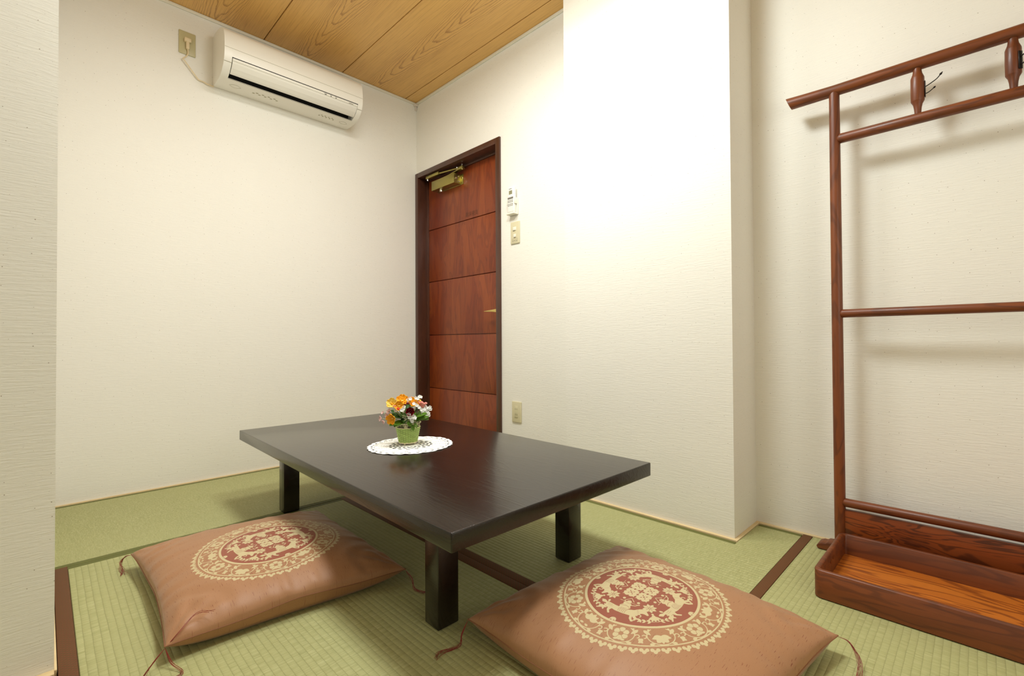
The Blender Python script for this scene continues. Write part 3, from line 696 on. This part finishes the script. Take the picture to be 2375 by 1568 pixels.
def cushion(label, corners, zs, Hc, med, medr, rot, seed, tassels, weave=0.0):
    """corners: A(s-,t-) B(s+,t-) C(s+,t+) D(s-,t+) in world xy"""
    A, B, Cc, D = [np.array(p) for p in corners]; cen = (A+B+Cc+D)/4
    t = thing('floor_cushion', label, 'cushion', (cen[0], cen[1], 0), group='copper satin floor cushions with round crests')
    r = np.random.default_rng(seed); ph = r.uniform(0, 6.28, 40)
    Lx = (np.linalg.norm(B-A)+np.linalg.norm(Cc-D))/4; Ly = (np.linalg.norm(D-A)+np.linalg.norm(Cc-B))/4
    zA, zB, zC, zD = zs
    def pos(s, q, side):
        # pincushioned plan outline
        bow = .060
        ss = s*(1-bow*(1-q*q)); qq = q*(1-bow*(1-s*s))
        w00, w10, w11, w01 = (1-ss)*(1-qq)/4, (1+ss)*(1-qq)/4, (1+ss)*(1+qq)/4, (1-ss)*(1+qq)/4
        X = w00*A[0]+w10*B[0]+w11*Cc[0]+w01*D[0]-cen[0]; Y = w00*A[1]+w10*B[1]+w11*Cc[1]+w01*D[1]-cen[1]
        z0 = (1-s)*(1-q)/4*zA+(1+s)*(1-q)/4*zB+(1+s)*(1+q)/4*zC+(1-s)*(1+q)/4*zD
        es, eq = 1-np.abs(s), 1-np.abs(q)
        z0 = z0+.006*np.sin(s*5+ph[0])*np.exp(-eq*9)*es+.006*np.sin(q*5+ph[1])*np.exp(-es*9)*eq
        f = (np.clip(1-np.abs(s)**2.5, 0, 1)*np.clip(1-np.abs(q)**2.5, 0, 1))**.40
        if side > 0:
            dome = 1+.07*(1-s*s)*(1-q*q)-.07
            z = z0+(Hc*dome-z0)*f
            # gathers running in from the seams, strongest near the corners
            def gath(a, e, k):
                amp = np.exp(-e*Lx/.055)*(1-np.exp(-e*Lx/.008)); u_ = a*Lx
                return amp*(np.sin(u_*95+ph[k])*.5+np.sin(u_*58+ph[k+1]+3*e)*.6+np.sin(u_*151+ph[k+2])*.22)*(.45+.55*np.sin(u_*13+ph[k+3])**2)
            z = z+.0042*(gath(s, 1-q, 3)+gath(s, 1+q, 8)+gath(q, 1-s, 13)+gath(q, 1+s, 18))
            for cs, cq, k in ((-1, -1, 22), (1, -1, 25), (1, 1, 28), (-1, 1, 31)):
                dx, dy = (s-cs)*Lx, (q-cq)*Ly; rr = np.hypot(dx, dy); an = np.arctan2(np.abs(dy)+1e-6, np.abs(dx)+1e-6)
                z = z+.0034*np.sin(an*13+ph[k])*np.exp(-((rr-.075)/.05)**2)*f
                z = z+.0020*np.sin(rr*105+ph[k+1])*np.exp(-((rr-.13)/.045)**2)*np.sin(2*an)
            z = z+.0016*np.sin(s*6+ph[34])*np.sin(q*5+ph[35])*f
        else:
            g = np.clip(1-np.abs(s)**4, 0, 1)*np.clip(1-np.abs(q)**4, 0, 1)
            z = z0*(1-np.minimum(1, g**.5*1.75))+.0012
        return X, Y, z
    def axis(L, c):
        fine = np.arange(-medr*1.07, medr*1.07, .00088)+c
        return np.unique(np.concatenate([np.linspace(-1, fine[0]/L, 44), fine/L, np.linspace(fine[-1]/L, 1, 44)]))
    mc = np.array(med)-cen
    sa, qa = axis(Lx, mc[0]), axis(Ly, mc[1])
    def grid(sa, qa, side):
        S, Q = np.meshgrid(sa, qa, indexing='ij'); X, Y, Z = pos(S, Q, side); return S, Q, X, Y, Z
    S1, Q1, X1, Y1, Z1 = grid(sa, qa, 1)
    sb = np.linspace(-1, 1, 90); S2, Q2, X2, Y2, Z2 = grid(sb, sb, -1)
    V = np.concatenate([np.stack([a.ravel() for a in (X1, Y1, Z1)], 1), np.stack([a.ravel() for a in (X2, Y2, Z2)], 1)]).astype(np.float32)
    def faces(n, m_, off, flip):
        I, J = np.meshgrid(np.arange(n-1), np.arange(m_-1), indexing='ij'); a = (I*m_+J).ravel()+off
        f_ = np.stack([a, a+m_, a+m_+1, a+1], 1); return f_[:, ::-1] if flip else f_
    Fc = np.concatenate([faces(len(sa), len(qa), 0, False), faces(90, 90, S1.size, True)]).astype(np.int32)
    me = bpy.data.meshes.new('cover'); me.vertices.add(len(V)); me.vertices.foreach_set('co', V.ravel())
    me.loops.add(Fc.size); me.loops.foreach_set('vertex_index', Fc.ravel()); me.polygons.add(len(Fc))
    me.polygons.foreach_set('loop_start', np.arange(0, Fc.size, 4, dtype=np.int32)); me.polygons.foreach_set('loop_total', np.full(len(Fc), 4, np.int32))
    me.update(calc_edges=True)
    dx, dy = X1-mc[0], Y1-mc[1]; c_, s_ = math.cos(rot), math.sin(rot)
    ux, uy = (dx*c_+dy*s_)/medr, (-dx*s_+dy*c_)/medr
    mo = sample(ux, uy); rad = np.hypot(ux, uy); mo = np.where(rad < 1.03, mo, 0)
    vv = np.zeros((len(V), 3), np.float32); vv[:S1.size, 0] = mo.ravel()
    a_ = me.attributes.new('motif', 'FLOAT_VECTOR', 'POINT'); a_.data.foreach_set('vector', vv.ravel())
    wv = np.zeros((len(V), 3), np.float32)
    cw, sw_ = math.cos(weave), math.sin(weave)
    wv[:, 0] = V[:, 0]*cw+V[:, 1]*sw_; wv[:, 1] = -V[:, 0]*sw_+V[:, 1]*cw
    wv[:S1.size, 2] = np.clip((.655-rad.ravel())/.02+.5, 0, 1)
    a_ = me.attributes.new('weave', 'FLOAT_VECTOR', 'POINT'); a_.data.foreach_set('vector', wv.ravel())
    cov = mkobj('cover', me, F.m, t, smooth=True, ang=180)
    # seam piping
    pts = []
    for k in range(60): pts.append((-1+2*k/60, -1))
    for k in range(60): pts.append((1, -1+2*k/60))
    for k in range(60): pts.append((1-2*k/60, 1))
    for k in range(60): pts.append((-1, 1-2*k/60))
    P3 = [tuple(float(v) for v in pos(np.float64(s), np.float64(q), -1)) for s, q in pts]
    m = MB(); m.tube(P3, .0013, 6, closed=True); m.obj('seam', SEAMT, t, smooth=True)
    cen2 = Vector((cen[0], cen[1], 0))
    for (P0, ends, nth, rad_) in tassels:
        m = MB()
        for k in range(nth):
            jit = lambda a, f: tuple(a[i]+r.normal(0, f if i < 2 else f*.6) for i in range(3))
            path = [Vector(P0)]+[Vector(jit(e, .0012+.0046*i/len(ends))) for i, e in enumerate(ends)]
            path = [Vector((p.x, p.y, max(p.z, .0016)))-cen2 for p in path]
            m.tube(catmull(path, 5), rad_, 5)
        m.obj('tassel', THREAD, t)
    return t
cushion('copper satin floor cushion on the left in front of the long table side',
        [(.995, -1.612), (1.632, -1.618), (1.712, -1.085), (1.055, -1.075)], (.046, .040, .042, .044), .122,
        (1.405, -1.345), .187, .06, 3,
         [((.996, -1.612, .044), [(.970, -1.622, .036), (.962, -1.632, .018), (.985, -1.634, .003), (1.03, -1.634, .002)], 10, .00038),
         ((1.631, -1.617, .038), [(1.646, -1.640, .022), (1.655, -1.66, .003), (1.70, -1.675, .002)], 7, .0004),
         ((1.631, -1.617, .038), [(1.652, -1.610, .012), (1.690, -1.596, .002), (1.70, -1.630, .002), (1.725, -1.62, .002)], 5, .0004),
         ((1.629, -1.612, .042), [(1.628, -1.590, .062), (1.610, -1.560, .080), (1.635, -1.53, .085)], 3, .0004),
         ((1.712, -1.086, .041), [(1.737, -1.080, .022), (1.760, -1.084, .003), (1.80, -1.075, .002)], 8, .00038)], 0.0)
cushion('copper satin floor cushion at the front right beside the wooden rack',
        [(2.042, -1.115), (2.655, -1.165), (2.703, -.600), (2.085, -.560)], (.042, .042, .042, .044), .122,
        (2.362, -.863), .195, .02, 11,
        [((2.043, -1.115, .041), [(2.045, -1.135, .018), (2.058, -1.150, .003), (2.045, -1.19, .002), (2.055, -1.21, .002)], 9, .00038),
         ((2.702, -.601, .041), [(2.724, -.604, .040), (2.745, -.620, .020), (2.750, -.650, .003), (2.752, -.70, .002)], 12, .00034),
         ((2.655, -1.163, .041), [(2.66, -1.19, .016), (2.67, -1.22, .003)], 7, .0004)], PI/2)

# ------------------------------------------------------------------ doily
ZT = tt_
def doily():
    t = bmesh.new(); NA, NR, R0, R1 = 432, 78, .012, .151; rr_ = np.linspace(R0, R1, NR+1)
    def hole(r, a):
        # r in metres, a angle
        if r < .028: return False
        if r < .078:                                   # open lace ring round the basket
            k = 16; u_ = (a*k/(2*PI)) % 1; vq = (r-.028)/.0125; row = int(vq); vv = vq-row
            u2 = (u_+.5*(row % 2)) % 1
            return (abs(u2-.5)/.34)**2+(abs(vv-.5)/.36)**2 < 1
        k = 16; u_ = (a*k/(2*PI)) % 1; c = abs(u_-.5)
        if r < .122:                                   # petals with rows of pin holes between
            if c < .30: return c > .235 and c < .275 and .084 < r < .116 and (int(r/.0036) % 2 == 0)
            kk = int(r/.0042) % 2; return kk == 0 and (abs(((u_*6) % 1)-.5) < .2)
        if r < .129: return ((a*64/(2*PI)) % 1) < .38 and .1235 < r < .1275
        if r < .141: return (((a*32/(2*PI)) % 1)-.5)**2/.05+((r-.135)/.0045)**2 < 1
        return False
    V = [[t.verts.new((0, 0, 0)) for _ in range(NA)] for _ in range(NR+1)]
    for i, r in enumerate(rr_):
        for j in range(NA):
            a = 2*PI*j/NA; sc2 = 1-.030*(1-abs(math.sin(a*16)))*max(0, (r-.125)/.026)
            z = .0007+.0022*max(0, (r-.06)/.09)**2*(1+math.sin(a*16+1)*.6+math.sin(a*5)*.4)*.5+(.00035*math.sin(r*1200) if r > .05 else 0)
            V[i][j].co = (r*sc2*math.cos(a), r*sc2*math.sin(a), z)
    for i in range(NR):
        for j in range(NA):
            r = (rr_[i]+rr_[i+1])/2; a = 2*PI*(j+.5)/NA
            if hole(r, a): continue
            k = (j+1) % NA; t.faces.new((V[i][j], V[i+1][j], V[i+1][k], V[i][k]))
    t.faces.new([V[0][j] for j in range(NA)])
    for v in [v for v in t.verts if not v.link_faces]: t.verts.remove(v)
    bmesh.ops.recalc_face_normals(t, faces=t.faces)
    m = MB(); m.merge(t); n = NT('white_cotton_lace', .85, srgb(250, 248, 242)); x, y, z = n.xyz()
    n.bump(n.noise(n.vec(n.math('MULTIPLY', x, 900), n.math('MULTIPLY', y, 900)), 1, 2), .0006, .8)
    o = m.obj('lace_doily', n.m, None, solid=.0008); o.location = (1.403, -.884, ZT+.0004); o.rotation_euler = (0, 0, .12)
    return tag(o, 'round white lace doily under the flower basket on the table', 'doily')
doily()

# ------------------------------------------------------------------ flower basket
BX, BY = 1.381, -.882
fb = thing('flower_basket', 'small green wicker basket of artificial flowers on the lace doily', 'flower arrangement', (BX, BY, ZT+.0028), math.atan2(.862, .507))
GREENW = NT('green_wicker', .5, srgb(184, 208, 118)).m; CRW = plain('cream_wicker', (236, 224, 180), .5)
bz0, bz1 = .007, .062
def br(z): return .0315+(.0425-.0315)*(z-bz0)/(bz1-bz0)
m = MB(); NRB = 26
for k in range(15):
    z = bz0+.0025+(bz1-bz0-.004)*k/14
    m.tube([((br(z)+.0013*math.cos(NRB/2*a+PI*k))*math.cos(a), (br(z)+.0013*math.cos(NRB/2*a+PI*k))*math.sin(a), z+.0003*math.sin(5*a+k)) for a in np.linspace(0, 2*PI, 104, endpoint=False)], .00155, 6, closed=True)
basket = m.obj('woven_basket', GREENW, fb)
m = MB()
for k in range(NRB):
    a = 2*PI*k/NRB; m.tube([(br(z)*math.cos(a), br(z)*math.sin(a), z) for z in (bz0, .03, bz1)], .0011, 5)
m.obj('upright_stake', GREENW, basket)
m = MB(); m.lathe([(.027, bz0), (.0285, bz0+.001), (.0375, .06), (.0365, .062), (.001, .060)], 32); m.obj('liner', plain('brown_liner', (52, 36, 20), .8), fb)
m = MB(); m.lathe([(.029, .0055), (.0335, .0055), (.0345, .0075), (.033, .0095), (.029, .0095)], 40); m.obj('base_ring', CRW, basket)
m = MB()
for zz, r in ((.0625, .0425), (.078, .0455)):
    m.tube([(r*math.cos(a), r*math.sin(a), zz) for a in np.linspace(0, 2*PI, 48, endpoint=False)], .0013, 8, closed=True)
for k in range(6):
    a = 2*PI*k/6+.3; m.tube([(.0425*math.cos(a), .0425*math.sin(a), .0625), (.0455*math.cos(a), .0455*math.sin(a), .078)], .0009, 6)
m.obj('rim', CRW, basket)
for a0 in (-PI/2-.18, -PI/2+.50, -PI/2+PI):
    m = MB()
    for sg in (-1, 1):
        for dz, ll, an in ((.004, .0085, .7), (-.002, .006, -.6)):
            loop = []
            for q in range(15):
                tt2 = q/14*PI; l_ = math.sin(tt2)*ll; w2 = math.sin(2*tt2)*ll*.34
                du, dv = l_*math.cos(an)-w2*math.sin(an), l_*math.sin(an)+w2*math.cos(an)
                aa = a0+sg*du/.0445; loop.append((.0455*math.cos(aa), .0455*math.sin(aa), .0695+dv))
            m.tube(loop, .00075, 5)
    m.obj('wire_butterfly', CRW, basket)
for k in range(4):
    m = MB(); m.ball((.026*math.cos(k*PI/2-2.05), .026*math.sin(k*PI/2-2.05), .0030), .0030, 2); m.obj('ball_foot', CRW, basket)
# flowers: x = right in the photograph, -y = towards the camera
def petalmat(name, a, b, rough=.5):
    n = NT(name, rough, spec=.3); x, y, z = n.xyz('Generated'); n.color(n.mix(n.noise(n.vec(x, y, z), 4, 2), srgb(*a), srgb(*b))); return n.m
ORG = petalmat('orange_petal', (246, 150, 14), (255, 196, 40)); YEL = petalmat('yellow_petal', (250, 200, 60), (255, 226, 120)); MAR = petalmat('maroon_petal', (92, 10, 16), (140, 24, 28), .35)
PNK = petalmat('pink_petal', (238, 128, 118), (250, 176, 158), .4); LPK = petalmat('pale_pink_petal', (226, 170, 164), (248, 214, 208)); WHT = petalmat('white_petal', (248, 246, 238), (255, 255, 250))
LEAF = petalmat('leaf_green', (66, 110, 22), (112, 150, 44), .45); LEAFD = petalmat('dark_leaf_green', (36, 72, 18), (70, 108, 34), .5); RED2 = plain('red_berry', (214, 48, 24), .25); STEM = plain('pale_stem', (190, 196, 140), .6)
PEACH = petalmat('peach_petal', (226, 150, 110), (240, 176, 140))
def frame_to(d):
    d = Vector(d).normalized(); return d.to_track_quat('Z', 'Y').to_matrix().to_4x4()
def petal(m, mat, L, W, cup, curl=0, nu=6, nv=6, ruf=0, ph=0):
    def fn(u, v):
        a = (v-.5)*2; wv_ = W/2*math.sin(PI*min(1, u*.86+.08))**.7; x = a*wv_
        z = cup*L*(u**1.4)+abs(a)**2*W*.22+ruf*math.sin(v*16+ph)*u**2
        return Vector((x, u*L*(1-curl*u*.3), z))
    m.patch(fn, nu, nv, mat)
def stalk(parent, p, r=.0009, name='stem', mat=None):
    m = MB(); p = Vector(p); b = Vector((p.x*.25, p.y*.25, .060))
    m.tube(catmull([b, b.lerp(p, .5)+Vector((0, 0, .008)), p], 4), r, 6); m.obj(name, mat or STEM, parent)
def blossom(name, p, d, n, L, W, cup, mat, cmat=None, ruf=0, layers=1, stem=True, cr=.25):
    m = MB(); p = Vector(p); T0 = Matrix.Translation(p) @ frame_to(d)
    for l in range(layers):
        for k in range(n):
            k2 = 1-.24*l
            petal(m, T0 @ Matrix.Rotation(2*PI*(k+.5*l)/n+l*.3, 4, 'Z') @ Matrix.Translation((0, L*.05, .001*l)) @ Matrix.Rotation(cup*.5+.35*l, 4, 'X'), L*k2, W*k2, .12+cup*.3, 0, 6, 6, ruf, k)
    o = m.obj(name, mat, fb, ang=180, solid=.0004)
    if cmat:
        m = MB(); m.ball(T0 @ Vector((0, 0, L*cr*.5)), L*cr, 2, (1, 1, .6)); m.obj('centre', cmat, o)
    if stem: stalk(o, p)
    return o
blossom('pansy_blossom', (-.054, -.012, .150), (-.35, -.8, .45), 5, .021, .024, .5, YEL, ORG, .0012)
blossom('pansy_blossom', (-.020, -.008, .158), (-.05, -.8, .6), 5, .023, .027, .45, ORG, YEL, .0012)
blossom('pansy_blossom', (-.030, -.030, .143), (-.2, -.9, .3), 4, .018, .024, .4, ORG, YEL, .001)
blossom('pansy_blossom', (.020, -.012, .148), (.15, -.8, .6), 5, .022, .026, .5, ORG, YEL, .0014)
blossom('pansy_blossom', (.010, -.002, .153), (.1, -.6, .8), 5, .018, .022, .4, PEACH, None, .001)
blossom('pansy_blossom', (-.050, -.040, .102), (-.55, -.75, -.1), 5, .024, .022, .7, ORG, YEL, .0012)
blossom('ranunculus_blossom', (.006, -.044, .121), (.05, -.95, .3), 7, .021, .018, .9, MAR, None, 0, 3)
# tulip
m = MB(); T0 = Matrix.Translation((.047, -.020, .132)) @ Matrix.Rotation(.25, 4, 'Y')
for k in range(5):
    petal(m, T0 @ Matrix.Rotation(2*PI*k/5+.3, 4, 'Z') @ Matrix.Translation((0, .003, 0)) @ Matrix.Rotation(1.18, 4, 'X'), .026, .021, -.30)
m.ball(T0 @ Vector((0, 0, .009)), .010, 2, (1, 1, 1.15))
o = m.obj('tulip_blossom', PNK, fb, ang=180, solid=.0005); stalk(o, (.047, -.02, .132), .0014)
# pale pink daisies on the left
for p, d, s_ in (((-.064, -.018, .122), (-.6, -.6, .6), .012), ((-.086, -.012, .118), (-.7, -.4, .6), .008), ((-.091, -.020, .100), (-.9, -.3, .1), .012), ((-.082, -.026, .091), (-.8, -.5, -.4), .010), ((-.070, -.020, .110), (-.7, -.7, .1), .010)):
    blossom('daisy_blossom', p, d, 9, s_, s_*.34, .7, LPK, LEAFD, 0, 1, True, .22)
# white filler flowers
WP = [(.034, -.02, .165), (.028, -.018, .168), (.040, -.015, .172), (.045, -.01, .170), (.008, -.022, .166), (.000, -.018, .163), (.030, -.040, .144), (.038, -.040, .136),
      (.060, -.022, .134), (.066, -.020, .130), (.072, -.016, .128), (.077, -.015, .132), (.079, -.014, .124), (.058, -.030, .126), (.050, -.034, .120), (.060, -.026, .118),
      (.068, -.020, .116), (.072, -.018, .110), (.066, -.024, .105), (.073, -.016, .102), (.052, -.036, .112), (.002, -.058, .113), (.006, -.058, .104), (.018, -.056, .106), (.022, -.055, .100),
      (.012, -.054, .094), (-.022, -.046, .130), (-.016, -.044, .134), (-.014, -.040, .140), (.020, -.040, .150), (-.042, -.03, .126), (.046, -.038, .128), (.014, -.05, .088)]
for i, p in enumerate(WP):
    big = .0078 if i not in (21, 22, 23, 24) else .0098
    q = Vector(p); blossom('white_blossom', q, Vector((q.x*3, -1+rng.uniform(-.2, .2), .5+rng.uniform(-.3, .3))), 5, big*.85, big*.8, .3, WHT, None, 0, 1, i % 2 == 0)
for p in ((-.047, -.030, .144), (-.034, -.036, .134)):
    m = MB(); m.ball(p, .0058 if p[0] > -.04 else .0050, 3, (1.1, 1, .9)); o = m.obj('berry', RED2 if p[0] > -.04 else PNK, fb); stalk(o, p, .0006)
# leaves
LV = [((-.010, -.035, .082), (-.9, -.35, .02), .056, .026, LEAF), ((-.02, -.03, .085), (-.55, -.6, -.15), .040, .030, LEAF), ((.020, -.036, .090), (.9, -.2, .25), .052, .026, LEAF), ((.02, -.036, .098), (.8, -.3, .35), .050, .026, LEAF),
      ((.030, -.03, .084), (.9, -.1, .4), .045, .020, LEAF), ((.004, -.040, .088), (.1, -.9, -.6), .024, .020, LEAF), ((.014, -.046, .075), (.2, -.4, -.9), .020, .014, LEAF), ((.022, -.044, .080), (.4, -.4, -.7), .018, .012, LEAF),
      ((.0, -.02, .100), (-.2, -.6, .5), .030, .024, LEAFD), ((.01, -.02, .095), (.3, -.7, .2), .034, .026, LEAFD), ((-.02, -.02, .095), (-.5, -.6, .3), .040, .026, LEAFD), ((-.01, -.02, .09), (-.1, -.8, 0), .034, .028, LEAFD),
      ((-.03, -.02, .105), (-.9, -.2, .3), .034, .016, LEAFD), ((-.02, -.02, .11), (-.4, -.7, .9), .026, .012, LEAF), ((.02, -.02, .11), (.5, -.4, .9), .03, .012, LEAFD), ((.0, .0, .10), (0, .5, .8), .05, .03, LEAFD),
      ((.0, .02, .09), (-.6, .7, .3), .05, .03, LEAFD), ((.0, .02, .09), (.6, .7, .3), .05, .03, LEAF), ((.03, .0, .1), (.7, .2, .6), .04, .02, LEAFD), ((-.03, .0, .1), (-.7, .2, .6), .04, .02, LEAFD), ((.035, -.02, .088), (1, -.2, .1), .038, .02, LEAF)]
for p, d, L, W, mt in LV:
    d = Vector(d).normalized(); side = d.cross(Vector((0, -.45, 1))).normalized(); nz = side.cross(d).normalized()
    T = Matrix((side, d, nz)).transposed().to_4x4(); T.translation = Vector(p)
    m = MB(); petal(m, T, L, W, -.12, 0, 8, 6, .0006); m.obj('leaf', mt, fb, ang=180, solid=.0004)
# back flowers so the arrangement is round
for p, mt in (((-.03, .03, .135), ORG), ((.03, .032, .14), YEL), ((.0, .04, .125), MAR), ((.05, .015, .12), WHT), ((-.05, .02, .125), WHT)):
    blossom('pansy_blossom', p, (p[0]*8, .8, .6), 5, .02, .023, .5, mt, None, .001)
# curly tendrils
m = MB()
for c0, r0, k in (((.036, -.044, .082), .006, 3.2), ((.044, -.036, .088), .005, 2.6), ((.030, -.047, .072), .005, 2.2)):
    m.tube([(c0[0]+r0*(1-.1*a)*math.cos(a), c0[1]-.0006*a, c0[2]+r0*(1-.1*a)*math.sin(a)) for a in np.linspace(0, 2*k, 22)], .0006, 5)
m.tube(catmull([(-.02, -.05, .112), (.0, -.056, .105), (-.006, -.058, .097), (-.014, -.058, .094)], 5), .0006, 5)
m.tube(catmull([(.03, -.03, .09), (.055, -.03, .094), (.072, -.028, .104), (.078, -.026, .110)], 5), .0006, 5)
m.obj('tendril', petalmat('pale_tendril', (190, 200, 120), (230, 226, 180)), fb)
